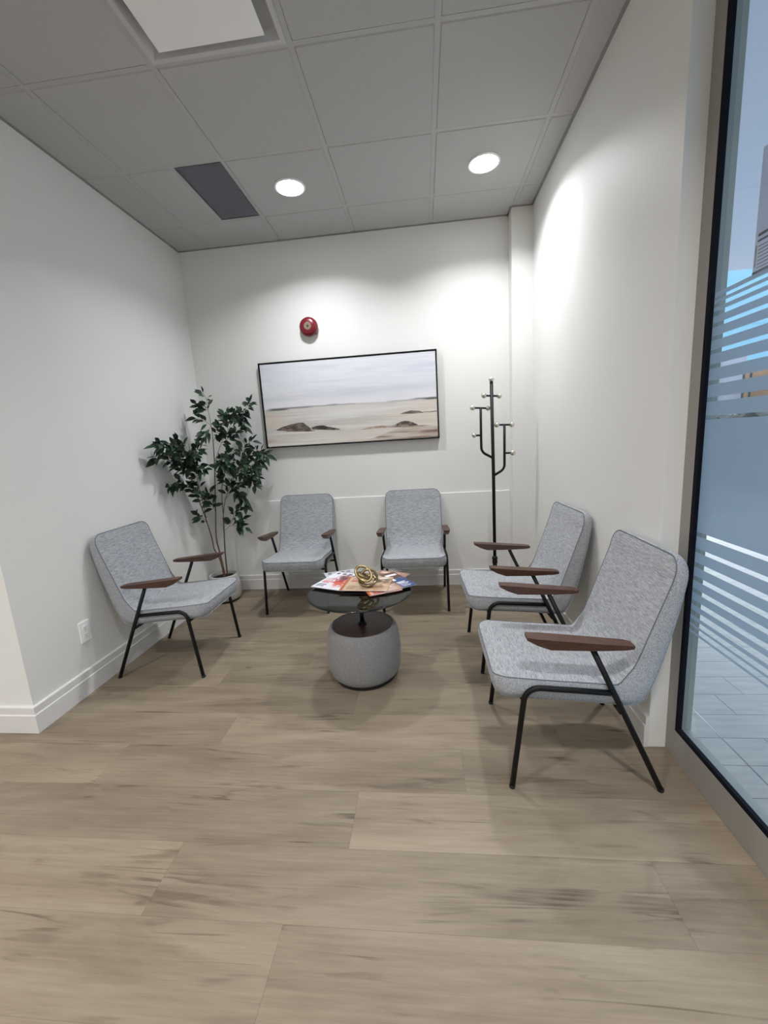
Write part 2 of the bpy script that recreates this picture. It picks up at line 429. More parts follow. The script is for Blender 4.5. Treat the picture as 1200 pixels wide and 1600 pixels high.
# ================================================================== OUTSIDE THE GLASS
def build_outside():
    # grey plank tiles: rows along X, .1497 wide; a metal strip along x = 1.202
    m = mat('exterior_tile', (172,166,160), .45, noise_amt=.10, nscale=5, stretch=(1,7,1), bump=.05)
    nt = m.node_tree; b = nt.nodes['Principled BSDF']
    bm = nb(); rnd = random.Random(3)
    y = 1.359 - .1497*20
    k = 0
    g = .0012
    while y < 6.0:
        def til(a, c):
            box(bm, a+g, c-g, y+g, y+.1497-g, -.012, 0)
        til(XR+.13, 1.2015)
        x = 1.2035; first = [.45, .163, .62, .163, .30][k % 5] if not (1.80 < y+.07 < 1.95) else .163
        til(x, x+first); x += first
        while x < 5.5:
            til(x, min(x+.6, 5.5)); x += .6
        y += .1497; k += 1
    box(bm, XR+.13, 5.5, 1.359-.1497*20, 6.0, -.03, -.010)
    struct('floor_outside', bm, m)
    struct('trim_3', bx(1.2015, 1.2035, -1.6, 6.0, -.012, .0008), M_CHROME)
    g_ = bx(-2, 60, 6.0, 70, -.06, -.03); box(g_, 5.5, 60, -6, 6.0, -.06, -.03)
    struct('floor_street', g_, mat('asphalt', (110,112,115), .9, noise_amt=.15, nscale=4))
    struct('ceiling_outside', bx(XR+.187, 4.5, -4, 5.517, 3.0, 3.12), mat('soffit_white', (198,206,222), .8, noise_amt=.02))
    # building across the street
    def place(az, d, z): return Vector((d*math.sin(math.radians(az)), d*math.cos(math.radians(az)), z))
    d = 14.0
    bld = thing('distant_building', 'distant low commercial building seen through the clear stripes of the glass', 'building', place(34, d, 0))
    def slab(name, a0, a1, z0, z1, mt, dd=0., th=1.5):
        p = place(a0, d+dd, 0); q = place(a1, d+dd, 0); out = ((p+q)/2).normalized()*th
        bm = nb(); pts = [p+Vector((0,0,z0)), q+Vector((0,0,z0)), q+Vector((0,0,z1)), p+Vector((0,0,z1))]
        L0 = bld.location; pts = [v-L0 for v in pts]
        extrude_poly(bm, pts, out); return obj(name, bm, mt, bld)
    slab('white_wall', 25, 33.0, -.03, 2.9, mat('white_stucco', (226,228,230), .8))
    slab('grey_wall', 33.0, 35.1, -.03, 2.85, mat('grey_stucco', (150,150,160), .8), .1)
    slab('brown_wall', 35.1, 48, -.03, 2.45, mat('brown_brick', (150,118,92), .85, noise_amt=.12, nscale=6), .05)
    dk = mat('dark_post', (40,48,52), .6)
    for a in (35.0, 35.55, 37.2, 39.0): slab('post', a-.10, a+.10, -.03, 2.5, dk, -.3, .15)
    # low hedge in front of the building
    rnd = random.Random(9); bm = nb()
    for i in range(70):
        a = 31.5+i*.16; p = place(a, 11.2+rnd.uniform(-.25,.25), 0); r = rnd.uniform(.22,.36)
        gm = bmesh.ops.create_icosphere(bm, subdivisions=2, radius=r)
        for v in gm['verts']:
            n_ = noise.noise(v.co*6+p)*.12; v.co = v.co*(1+n_*2); v.co += p+Vector((0,0,1.10+rnd.uniform(-.02,.02))); 
    box(bm, 5.9, 9.6, 7.4, 10.0, -.03, .02)
    hm = mat('hedge_green', (24,32,31), .9, noise_amt=.7, nscale=7)
    for i in range(70):
        a = 31.5+i*.16; p = place(a, 11.2, 0); tube(bm, [p+Vector((0,0,-.03)), p+Vector((0,0,1.0))], .05, 6)
    tag(obj('hedge', bm, hm), 'dark clipped hedge outside beyond the glass wall', 'hedge')
build_outside()

# ---- paper notice fixed to the outside of the pane
def paper_material():
    m = mat('notice_paper', (232,228,238), .7); nt = m.node_tree; N = nt.nodes.new; L = nt.links.new
    tr = N('ShaderNodeBsdfTranslucent'); tr.inputs[0].default_value = (.80,.78,.84,1); mx = N('ShaderNodeMixShader'); mx.inputs[0].default_value = .5
    L(nt.nodes['Principled BSDF'].outputs[0], mx.inputs[1]); L(tr.outputs[0], mx.inputs[2]); L(mx.outputs[0], nt.nodes['Material Output'].inputs[0]); return m
def build_notice():
    t = thing('paper_notice', 'white paper notice with printed lines fixed high on the glass wall', 'notice', (GX+.012, 1.387, 1.738))
    obj('sheet', bx(0, .0012, -.30, 0, 0, .320), paper_material(), t)
    obj('dark_edge', bx(-.0008, .002, -.30, 0, -.010, 0.0), mat('notice_clip', (34,38,58), .5), t)
    bm = nb(); z = .098
    for i, (h, w0) in enumerate([(.0075, .010), (.0055, .010)]):
        box(bm, -.0006, .0002, -.29, -w0, z-h, z); z -= .0165
    for i in range(7):
        box(bm, -.0006, .0002, -.29, -.014, z-.0022, z); z -= .0094
    obj('printed_lines', bm, mat('grey_print', (120,112,122), .8), t)
    bm = nb(); box(bm, -.0006, .0002, -.0085, -.0045, .012, .070)
    obj('printed_margin', bm, mat('grey_print_light', (150,142,150), .8), t)
build_notice()

# ================================================================== CEILING FITTINGS
def downlight(x, y, strength, col, label, group, name='downlight'):
    t = thing(name, label, 'ceiling light', (x, y, H-.0005), 0, group)
    bm = nb(); lathe(bm, [(.086,0),(.098,0),(.100,-.003),(.097,-.007),(.088,-.009),(.086,-.007)], 48, cap0=False, cap1=False)
    v = list(bm.verts)
    obj('trim_ring', bm, M_PLATE, t, smooth=True)
    bm = nb(); lathe(bm, [(.0865,0),(.0865,-.007),(.080,-.0085)], 48)
    obj('diffuser', bm, mat('lamp_diffuser', (250,250,250), .5, emit=(*col, 12.0)), t)
    ld = bpy.data.lights.new('lamp', 'AREA'); ld.shape = 'DISK'; ld.size = .15; ld.energy = strength; ld.color = col; ld.spread = math.radians(LAMP_SPREAD)
    lo = bpy.data.objects.new('lamp', ld); COL.objects.link(lo); lo.parent = t; lo.location = (0, 0, -.0095)
    return t
COOL = (.97, .985, 1.03); WARM = (1.0, .975, .985)
downlight(-.784, 2.907, LAMP_ALCOVE, COOL, 'round lit ceiling downlight beside the grey vent grille', 'downlights in the ceiling')
downlight(.443, 2.910, LAMP_ALCOVE, COOL, 'round lit ceiling downlight nearest the right wall', 'downlights in the ceiling')
for x, xn in ((-3.5, 'left'), (-1.5, 'middle'), (.35, 'right')):
    for y, yn in ((0.0, 'nearer'), (-1.9, 'farther')):
        downlight(x, y, LAMP_LOBBY, WARM, 'round ceiling downlight behind the camera, %s row, %s one' % (xn, yn), 'lobby downlights out of view')

def build_vent():
    x0, x1, y0, y1 = AX+.5*T+.012, AX+T-.012, BY+T+.012, BY+2*T-.012
    t = thing('vent_grille', 'dark grey rectangular return air grille set in the white ceiling', 'air vent', (x0, y0, H))
    w, l = x1-x0, y1-y0
    lat = nb(); p = .0127
    n = int(w/p)
    for i in range(1, n+1): box(lat, i*w/(n+1)-.0006, i*w/(n+1)+.0006, 0, l, .001, .012)
    n = int(l/p)
    for i in range(1, n+1): box(lat, 0, w, i*l/(n+1)-.0006, i*l/(n+1)+.0006, .001, .012)
    obj('lattice', lat, mat('vent_lattice', (150,154,162), .6), t)
    fr = nb(); box(fr, -.001, .006, 0, l, -.001, .015); box(fr, w-.006, w+.001, 0, l, -.001, .015); box(fr, .006, w-.006, 0, .006, -.001, .015); box(fr, .006, w-.006, l-.006, l, -.001, .015)
    obj('frame', fr, mat('vent_frame', (92,95,102), .6), t)
    obj('plenum', bx(0, w, 0, l, .016, .028), mat('vent_dark', (58,60,66), .8), t)
build_vent()

def build_diffuser():
    cx, cy = AX+1.5*T, BY-.5*T; s = T/2-.012
    t = thing('air_diffuser', 'square white drop panel air diffuser at the top edge of the photo', 'air diffuser', (cx, cy, H))
    bm = nb()
    o = [(-s,-s),(s,-s),(s,s),(-s,s)]
    def ring(k, z): return [bm.verts.new((a*k, b*k, z)) for a, b in o]
    R_ = [ring(1,.004), ring(1,-.004), ring(.93,-.004), ring(.86,.030), ring(.6,.045)]
    for A, B in zip(R_, R_[1:]):
        for k in range(4): bm.faces.new((A[k], A[(k+1)%4], B[(k+1)%4], B[k]))
    bm.faces.new(R_[-1])
    obj('frame', bm, mat('diffuser_frame', (196,196,198), .6), t)
    p = .224
    obj('drop_panel', bx(-p, p, -p, p, -.022, -.014, bev=.002), M_PLATE, t)
    for a, b in ((-1,-1),(1,-1),(1,1),(-1,1)): obj('hanger', bx(a*.16-.006, a*.16+.006, b*.16-.006, b*.16+.006, -.0145, .045), M_GRID, t)
build_diffuser()

# ================================================================== ON THE WALLS
def build_bell():
    # local axes: z out of the wall, turned so that it faces -Y
    t = thing('fire_alarm_bell', 'round red fire alarm bell high on the back wall above the painting', 'fire alarm bell', (-.905, YB, 2.280))
    def rot(bm):
        bmesh.ops.rotate(bm, verts=bm.verts, cent=(0,0,0), matrix=Matrix.Rotation(math.radians(90), 3, 'X')); return bm
    bm = nb(); box(bm, -.045, .058, -.060, .045, 0, .030, bev=.004)
    obj('back_box', rot(bm), M_RED, t)
    bm = nb(); lathe(bm, [(.070,.020),(.076,.020),(.077,.026),(.075,.040),(.068,.052),(.055,.060),(.036,.064),(.030,.0645)], 56, cap0=True, cap1=True)
    g = obj('gong', rot(bm), M_RED, t, smooth=True); flat_sharp(g, 50)
    bm = nb(); lathe(bm, [(.031,.0645),(.031,.0662),(.028,.0668)], 40); obj('centre_plate', rot(bm), M_TAN, t)
    bm = nb(); lathe(bm, [(.0075,.066),(.0075,.071),(.005,.074)], 6); obj('bolt', rot(bm), M_BRASS, t)
build_bell()

def build_outlet():
    t = thing('power_outlet', 'white duplex power outlet low on the left wall below the chair back', 'power outlet', (XL, 2.004, .353))
    obj('cover_plate', bx(0, .0065, -.037, .037, -.061, .061, bev=.0025), M_PLATE, t)
    for s in (-1, 1):
        bm = nb(); c = Vector((.0065, 0, s*.0215)); pts = []
        for k in range(24):
            a = 2*math.pi*k/24; pts.append((c.x, c.y+.0168*math.cos(a), c.z+max(-.0135, min(.0135, .017*math.sin(a)))))
        extrude_poly(bm, pts, (.0015, 0, 0)); so = obj('socket', bm, M_PLATE, t)
        b2 = nb(); x = .0079
        box(b2, x, x+.0004, -.0072, -.0054, c.z-.001, c.z+.007); box(b2, x, x+.0004, .0050, .0068, c.z-.001, c.z+.006)
        box(b2, x, x+.0004, -.0022, .0022, c.z-.0095, c.z-.0055); obj('slots', b2, M_DARKSLOT, so)
    bm = nb(); sphere(bm, (.0068,0,0), .0022, 10, 6); obj('screw', bm, M_GRID, t)
build_outlet()

# ---- painted canvas; the picture is a colour attribute worked out below
def vnoise(shape, freq, seed, octaves=4, pers=.55):
    rs = np.random.RandomState(seed); h, w = shape; out = np.zeros(shape); amp = 1; tot = 0
    fy, fx = freq
    for o in range(octaves):
        gy, gx = int(math.ceil(fy))+2, int(math.ceil(fx))+2
        g = rs.rand(gy, gx); yy = np.linspace(0, fy, h); xx = np.linspace(0, fx, w)
        iy = np.minimum(yy.astype(int), gy-2); ix = np.minimum(xx.astype(int), gx-2)
        ty = yy-iy; tx = xx-ix; ty = ty*ty*(3-2*ty); tx = tx*tx*(3-2*tx)
        a = g[np.ix_(iy, ix)]; b = g[np.ix_(iy, ix+1)]; c = g[np.ix_(iy+1, ix)]; d = g[np.ix_(iy+1, ix+1)]
        TX = tx[None, :]; TY = ty[:, None]
        out += amp*((a*(1-TX)+b*TX)*(1-TY)+(c*(1-TX)+d*TX)*TY); tot += amp; amp *= pers; fy *= 2; fx *= 2
    return out/tot
def sst(a, b, x): t = np.clip((x-a)/(b-a), 0, 1); return t*t*(3-2*t)
def painting_pixels(w, h):
    u = np.linspace(0, 1, w)[None, :].repeat(h, 0); v = np.linspace(0, 1, h)[:, None].repeat(w, 1)
    C_ = lambda r, g, b: np.array([r, g, b], float)
    img = np.zeros((h, w, 3))
    def over(mask, col): 
        nonlocal img
        img = img*(1-mask[..., None]) + np.asarray(col)*mask[..., None]
    # sky
    n1 = vnoise((h, w), (14, 2.5), 1, 5); n2 = vnoise((h, w), (5, 2), 2, 4); n3 = vnoise((h, w), (60, 5), 3, 4)
    img[:] = C_(221,223,228)
    over(sst(.5, .72, n1)*.6, C_(206,208,214)); over(sst(.5, .75, n2)*.6*sst(.5,.9,v), C_(203,207,222)); over(sst(.52,.7,n3)*.35, C_(234,235,238))
    over((1-sst(.46, .60, v))*.7, C_(232,232,234)); 
    band = np.exp(-((v-.60-.03*(u-.5))/.045)**2)*sst(.3,.6,u); over(band*.45, C_(196,200,208))
    # ground, wet sand
    gh = .452 + .006*(vnoise((h, w), (1, 9), 5, 3)-.5) + .012*sst(.2,.5,u)*(1-sst(.55,.8,u))
    gm = 1-sst(gh-.004, gh+.004, v)
    s1 = vnoise((h, w), (26, 2.2), 6, 5); s2 = vnoise((h, w), (12, 3.2), 7, 5); s3 = vnoise((h, w), (70, 6), 8, 4)
    sand = np.zeros_like(img); sand[:] = C_(212,208,201)
    def so(mask, col):
        nonlocal sand
        sand = sand*(1-mask[..., None]) + np.asarray(col)*mask[..., None]
    so(sst(.48,.66,s1)*.8, C_(196,192,184)); so(sst(.5,.68,s2)*.7, C_(220,209,194)); so(sst(.52,.7,s3)*.5, C_(230,228,224))
    so((1-sst(.0,.25,u))*np.exp(-((v-.33)/.06)**2)*.6, C_(221,208,190))
    so(np.exp(-((v-.385)/.03)**2)*.5*sst(.4,.6,s2), C_(206,190,182))
    so(np.exp(-((v-.30-.1*u)/.05)**2)*np.exp(-((u-.45)/.25)**2)*.55, C_(228,230,232))
    so(sst(.8,1,u)*sst(.3,.42,v)*.5, C_(222,206,190))
    so((1-sst(.10,.2,v))*.5, C_(218,209,196)); so((1-sst(.0,.16,v))*sst(.5,.62,s1)*.6, C_(238,234,226))
    over(gm, 0*img+sand)
    # distant land strips on the horizon
    ln = vnoise((h, w), (2, 26), 11, 3)
    t_ = .004+.006*ln
    for (a, b, c0, th, col, st) in [(0,.30,.460,.011,(120,116,116),.9),(0,.16,.448,.008,(70,66,66),.9),(.18,.56,.463,.006,(150,148,150),.8),(.35,.46,.468,.008,(142,140,142),.7),(.70,.92,.458,.005,(150,148,150),.8),(.84,1.0,.468,.009,(118,114,114),.9),(.90,1.0,.458,.009,(66,62,60),.9)]:
        m = np.exp(-((v-c0-.002*(ln-.5))/(th*.6+t_*.4))**2)*sst(a, a+.06, u)*(1-sst(b-.05, b+.001, u) if b < 1 else 1); over(m*st, C_(*col))
    # rocks
    rn = vnoise((h, w), (26, 40), 12, 5); ed = vnoise((h, w), (4, 30), 13, 4)-.5
    def rock(pts, base, dark, light, slant=0):
        px, py = zip(*pts); top = np.interp(u, px, py) + ed*.02*(np.interp(u, [px[0], px[0]+.02, px[-1]-.02, px[-1]], [0,1,1,0]))
        bpx, bpy = zip(*base); bot = np.interp(u, bpx, bpy)+ed*.01
        m = sst(-.003, .003, top-v)*sst(-.004,.004, v-bot)*((u > px[0]) & (u < px[-1]))
        col = np.asarray(dark)+(np.asarray(light)-np.asarray(dark))*np.clip((rn-.35)*2.6 + (v-bot)[...]*1.5, 0, 1)[..., None]
        over(m, col)
    rock([(.06,.205),(.10,.235),(.15,.265),(.20,.275),(.225,.272),(.25,.235),(.29,.165)], [(.06,.20),(.12,.178),(.2,.165),(.29,.158)], C_(84,76,72), C_(142,128,118))
    rock([(.255,.205),(.29,.218),(.34,.222),(.39,.20),(.44,.165)], [(.255,.185),(.32,.172),(.44,.158)], C_(58,54,54), C_(120,108,102))
    over(np.exp(-((u-.272-(v-.19)*-.35)/.004)**2)*sst(.15,.17,v)*(1-sst(.22,.24,v))*.9, C_(224,222,220))
    over(np.exp(-((v-.155+.02*(u-.1))/.006)**2)*sst(.05,.08,u)*(1-sst(.26,.30,u))*.7, C_(240,238,232))
    rock([(.79,.298),(.825,.322),(.86,.334),(.90,.322),(.92,.305)], [(.79,.295),(.92,.298)], C_(96,90,86), C_(130,122,116))
    rock([(.92,.306),(.96,.312),(1.0,.31)], [(.92,.300),(1.0,.300)], C_(120,112,104), C_(150,140,130))
    over(np.exp(-((v-.275)/.006)**2)*sst(.68,.74,u)*(1-sst(.8,.86,u))*.6, C_(196,176,160))
    rock([(.57,.148),(.62,.168),(.68,.178),(.74,.165)], [(.57,.144),(.66,.150),(.74,.150)], C_(156,130,112), C_(190,166,146))
    rock([(.73,.150),(.765,.185),(.80,.208),(.835,.212),(.865,.19),(.89,.158)], [(.73,.148),(.80,.142),(.89,.152)], C_(84,74,68), C_(168,154,144))
    slope = .02+.13*sst(.58,.84,u)-.02*sst(.9,1,u)
    sm = sst(-.008,.008, slope-v)*sst(.56,.7,u)
    over(sm*.85*sst(.25,.5,s2), C_(186,170,156)); over(sm*sst(.5,.62,s1)*.9, C_(134,112,98)); over(sm*sst(.5,.6,s3)*.5, C_(216,206,194))
    over(sm*sst(.86,.95,u)*np.exp(-((v-.075)/.018)**2)*.8, C_(112,88,76))
    over((1-sst(0,.12,u))*(1-sst(.12,.2,v))*sst(.45,.6,s2)*.5, C_(178,158,136))
    return np.clip(img, 0, 255)
def to_lin(a):
    a = a/255.; return np.where(a <= .04045, a/12.92, ((a+.055)/1.055)**2.4)
def picture_mesh(name, img, w, h, parent, m, y=0.0, flat=False):
    """grid of quads w x h coloured from img; standing in the XZ plane, or lying in XY when flat"""
    H_, W_ = img.shape[:2]
    xs = np.linspace(0, w, W_); zs = np.linspace(0, h, H_)
    X, Z = np.meshgrid(xs, zs)
    if flat: V = np.stack([X, Z, np.full_like(X, y)], -1)
    else: V = np.stack([X, np.full_like(X, y), Z], -1)
    V = V.reshape(-1, 3)
    idx = np.arange(H_*W_).reshape(H_, W_)
    F = np.stack([idx[:-1, :-1], idx[:-1, 1:], idx[1:, 1:], idx[1:, :-1]], -1).reshape(-1, 4)
    me = bpy.data.meshes.new(name); me.from_pydata(V.tolist(), [], F.tolist())
    ca = me.color_attributes.new('Col', 'FLOAT_COLOR', 'POINT')
    rgba = np.ones((H_*W_, 4)); rgba[:, :3] = to_lin(img).reshape(-1, 3); ca.data.foreach_set('color', rgba.ravel())
    return link(name, me, m, parent)
def build_painting():
    w, h = 1.512, .716
    t = thing('framed_painting', 'wide framed coastal landscape painting hanging on the back wall', 'painting', (-1.372, YB, 1.3065))
    fb = nb(); f = .0075; d0, d1 = -.040, -.003
    box(fb, 0, w, d0, d1, 0, f); box(fb, 0, w, d0, d1, h-f, h); box(fb, 0, f, d0, d1, f, h-f); box(fb, w-f, w, d0, d1, f, h-f)
    obj('frame', fb, M_FRAME, t)
    g = f+.005
    cv = obj('canvas', bx(g, w-g, -.034, -.004, g, h-g), mat('canvas_side', (214,212,208), .8), t)
    img = painting_pixels(620, 290)
    p = picture_mesh('painted_surface', img, w-2*g, h-2*g, cv, attr_mat('painted_canvas', .7, spec=.25), -.0345)
    p.location = (g, 0, g)
build_painting()

# ================================================================== CHAIRS
# local axes: x across, -y forward; u = distance in front of the rear feet, z up
TOPP = [(.590,.443),(.575,.449),(.545,.450),(.45,.441),(.35,.433),(.25,.426),(.195,.421),(.160,.420),(.145,.434),(.125,.462),(.106,.490),(.088,.535),(.06,.618),(.030,.705),(.004,.780),(-.006,.815),(-.015,.855),(-.021,.880)]
BOTP = [(.583,.368),(.565,.364),(.540,.363),(.45,.358),(.35,.351),(.25,.342),(.190,.336),(.150,.331),(.112,.328),(.080,.334),(.058,.355),(.038,.400),(.012,.480),(-.014,.580),(-.036,.680),(-.050,.765),(-.060,.830),(-.060,.866)]
def resample(P, n, raw=False):
    if not raw:
        F_ = resample(P, 401, True); A_ = [0]
        for a, b in zip(F_, F_[1:]): A_.append(A_[-1]+(b-a).length)
        return F_, A_
    P = [Vector((a, 0, b)) for a, b in P]; m = len(P)-1; out = []
    def cr(i): return P[max(0, min(m, i))]
    for k in range(n):
        t = k*m/(n-1); i = min(int(t), m-1); f = t-i
        a, b, c, d = cr(i-1), cr(i), cr(i+1), cr(i+2)
        out.append(.5*((2*b)+(c-a)*f+(2*a-5*b+4*c-d)*f*f+(3*b-3*c+d-a)*f**3))
    return out
CW = .474
SPLIT = 29
def cushion_mesh(i0, i1, NS=69, NW=17, crown=.006, end0=True, end1=True):
    TF, TA = resample(TOPP, 0); BF, BA = resample(BOTP, 0)
    # rows packed closer at both ends and one row exactly on the crease
    def at(Fp, t): 
        k = min(399, int(t*400)); f = t*400-k; return Fp[k].lerp(Fp[k+1], f)
    tc_ = 7/17.
    S_ = TA[-1]; kc = int(tc_*400); sc_ = TA[kc]; RC = .058
    def inv(s):      # parameter at arc length s
        k = 0
        while k < 399 and TA[k+1] < s: k += 1
        return (k+(s-TA[k])/max(1e-9, TA[k+1]-TA[k]))/400
    ds = [RC*(1-math.cos(k*math.pi/16)) for k in range(9)]
    n1_ = SPLIT-8; n2_ = NS-1-SPLIT-8
    ss = ds + [RC+(sc_-RC)*i/n1_ for i in range(1, n1_+1)] + [sc_+(S_-RC-sc_)*i/n2_ for i in range(1, n2_+1)] + [S_-d for d in ds[::-1][1:]]
    ts = [min(1, max(0, inv(s))) for s in ss]
    Tp = [at(TF, t) for t in ts]; Bp = [at(BF, t) for t in ts]
    arc = [0]
    for a, b in zip(Tp, Tp[1:]): arc.append(arc[-1]+(b-a).length)
    S = arc[-1]; rc = .058
    def half(s):
        d = min(s, S-s)
        return CW/2 if d >= rc else CW/2-rc+math.sqrt(max(0, rc*rc-(rc-d)**2))
    bm = nb(); top = []; bot = []; rim = []
    for i in range(i0, i1+1):
        hw = max(half(arc[i]), CW/2-rc); t = Tp[i]; b = Bp[i]; n = (t-b).normalized()
        d0 = min(arc[i], S-arc[i]) if True else 0
        rowt, rowb = [], []
        for j in range(NW):
            w = -1+2*j/(NW-1); w = math.sin(w*math.pi/2)*.6+w*.4; x = w*hw
            edge = min((1-abs(w))*hw, d0 if ((end0 and arc[i] < S/2) or (end1 and arc[i] > S/2)) else 1)
            ee = min(1, edge/.09); cwn = crown*(1-(1-ee)**2)
            rowt.append(bm.verts.new((x, -t.x, t.z) if cwn == 0 else Vector((x, -t.x, t.z))+Vector((0, -n.x, n.z))*cwn))
            hb = hw-.012; rowb.append(bm.verts.new((w*hb, -b.x, b.z)))
        top.append(rowt); bot.append(rowb)
    for i in range(len(top)-1):
        for j in range(NW-1):
            bm.faces.new((top[i][j], top[i][j+1], top[i+1][j+1], top[i+1][j])); bm.faces.new((bot[i][j], bot[i+1][j], bot[i+1][j+1], bot[i][j+1]))
    # perimeter loops
    def loop(g): return [r[-1] for r in g] + g[-1][-2::-1] + [r[0] for r in g[-2::-1]] + g[0][1:-1]
    lt, lb = loop(top), loop(bot); n = len(lt)
    for k in range(n):
        e_ = bm.edges.get((lt[k], lt[(k+1) % n]))
        if e_: e_.smooth = False
    c_t = [v.co.copy() for v in lt]; c_b = [v.co.copy() for v in lb]
    def outward(k):
        a = c_t[k-1]; b = c_t[(k+1) % n]; tan = (b-a).normalized(); up = (c_t[k]-c_b[k]).normalized(); o = tan.cross(up); o.normalize(); return o
    rows = [lt]
    NR = len(top)
    for f, bulge in ((.06,.002),(.3,.006),(.6,.006),(.85,.001),(.95,-.004)):
        row = []
        for k in range(n):
            p = c_t[k].lerp(c_b[k], f); o = outward(k)
            flatend = (NR-1 < k < NR-1+NW-1 and not end1) or (k >= 2*NR+NW-2-1 and not end0)
            xoff = 0 if flatend else bulge + .012*(f if f < .85 else f-.1)*0
            q = c_t[k].lerp(c_b[k], f)
            # keep the side straight: undo the narrowing of the underside until near the bottom
            if f < .9: q.x = c_t[k].x*(1-.10*f*0)
            row.append(bm.verts.new(q + o*(xoff)))
        rows.append(row)
    rows.append(lb)
    sgn = 1
    for A, B in zip(rows, rows[1:]):
        for k in range(n): bm.faces.new((A[k], B[k], B[(k+1) % n], A[(k+1) % n]))
    return bm, c_t
def make_chair():
    t = thing('armchair', None, None)
    bm, ct = cushion_mesh(0, SPLIT, end1=False); seat = obj('seat', bm, M_FAB, t, smooth=True); flat_sharp(seat, 55)
    n1 = SPLIT+1
    # piping round the seat (open where the backrest begins)
    full, ct_all = cushion_mesh(0, 68); full.free()
    NSr = 69; NW = 17
    right = ct_all[:NSr]; topend = ct_all[NSr:NSr+NW-1]; left = ct_all[NSr+NW-1:NSr+NW-1+NSr-1]; front = ct_all[NSr+NW-1+NSr-1:]
    sp = right[:SPLIT+1][::-1] + front[::-1] + left[::-1][:SPLIT+1]
    pb = nb(); path = left[::-1][:0]
    seatpath = [right[i] for i in range(SPLIT, -1, -1)] + front[::-1] + [([right[0]]+left)[0] if False else p for p in left[::-1][0:SPLIT+1]]
    tube(pb, seatpath, .0021, 6); obj('piping', pb, M_PIPE, seat, smooth=True)
    bm, ct = cushion_mesh(SPLIT, 68, end0=False); back = obj('backrest', bm, M_FAB, t, smooth=True); flat_sharp(back, 55)
    pb = nb(); lf = left[::-1]
    backpath = right[SPLIT:] + topend + left[:NSr-SPLIT-1]
    tube(pb, backpath, .0021, 6); obj('piping', pb, M_PIPE, back, smooth=True)
    r = .0102
    for s in (-1, 1):
        x = s*.250
        def P(u, z): return Vector((x, -u, z))
        # front leg that bends into the rail under the seat
        bm = nb(); pts = [P(.530,.004)] + [P(.53-.041*f, .004+.352*f) for f in (.3,.6,.85)] + arc_corner(P(.489,.355), P(.481,.418), P(.30,.405), .055, 9) + [P(.30,.405), P(.190,.396)]
        tube(bm, pts, r, 14); fl = obj('front_leg', bm, M_BLACK, t, smooth=True)
        bm = nb(); lathe(bm, [(.0108,0),(.0112,.003),(.0110,.010),(.0104,.012)], 16, x, -.5305); obj('foot_cap', bm, M_RUBBER, fl, smooth=True)
        bm = nb(); tube(bm, [P(0,.004), P(.12,.27), P(.2555,.566)], r, 14); rl = obj('rear_leg', bm, M_BLACK, t, smooth=True)
        bm = nb(); lathe(bm, [(.0108,0),(.0112,.003),(.0110,.010),(.0104,.012)], 16, x, -.0005); obj('foot_cap', bm, M_RUBBER, rl, smooth=True)
        # armrest: wedge in side view, wider on top than below, tip cut back
        bm = nb()
        def section(u, zt, zb, wt, wb):
            c = x + s*.006
            return [bm.verts.new((c-wt/2, -u, zt)), bm.verts.new((c+wt/2, -u, zt)), bm.verts.new((c+wb/2, -u, zb)), bm.verts.new((c-wb/2, -u, zb))]
        secs = [section(.126,.588,.574,.040,.032), section(.150,.592,.571,.050,.036), section(.26,.602,.570,.056,.036), section(.400,.616,.573,.056,.034), section(.445,.621,.590,.054,.036), section(.482,.6245,.612,.046,.040)]
        for A, B in zip(secs, secs[1:]):
            for k in range(4): bm.faces.new((A[k], A[(k+1)%4], B[(k+1)%4], B[k]))
        bm.faces.new(secs[0]); bm.faces.new(secs[-1][::-1])
        bmesh.ops.bevel(bm, geom=[e for e in bm.edges if not (abs(e.verts[0].co.y-e.verts[1].co.y) < 1e-5)], offset=.0012, segments=1, affect='EDGES')
        obj('armrest', bm, M_WALNUT, t)
    for u, z in ((.486,.352), (.150,.318)):
        bm = nb(); tube(bm, [(-.250,-u,z), (.250,-u,z)], .008, 10); obj('crossbar', bm, M_BLACK, t, smooth=True)
    return t
def copy_tree(o, parent=None):
    c = o.copy(); COL.objects.link(c); c.parent = parent
    for ch in o.children: copy_tree(ch, c)
    return c
chair0 = make_chair()
R_ = math.radians
chairs = [  # rear-foot midpoint, rotation, label
    ((-1.889, 2.355), 90.5, 'grey armchair alone against the left wall'),
    ((-1.054, 3.517), 0.3, 'grey armchair on the back wall beside the potted tree, left of its twin'),
    ((-.111, 3.517), .5, 'grey armchair on the back wall between its twin and the coat rack'),
    ((.797, 2.418), -87.6, 'grey armchair on the right wall, the farther one near the coat rack'),
    ((.812, 1.631), -90, 'grey armchair nearest the camera beside the glass wall'),
]
for i, ((x, y), rz, lab) in enumerate(chairs):
    c = chair0 if i == 0 else copy_tree(chair0)
    c.location = (x, y, 0); c.rotation_euler = (0, 0, R_(rz)); tag(c, lab, 'armchair', 'matching grey armchairs around the waiting area')

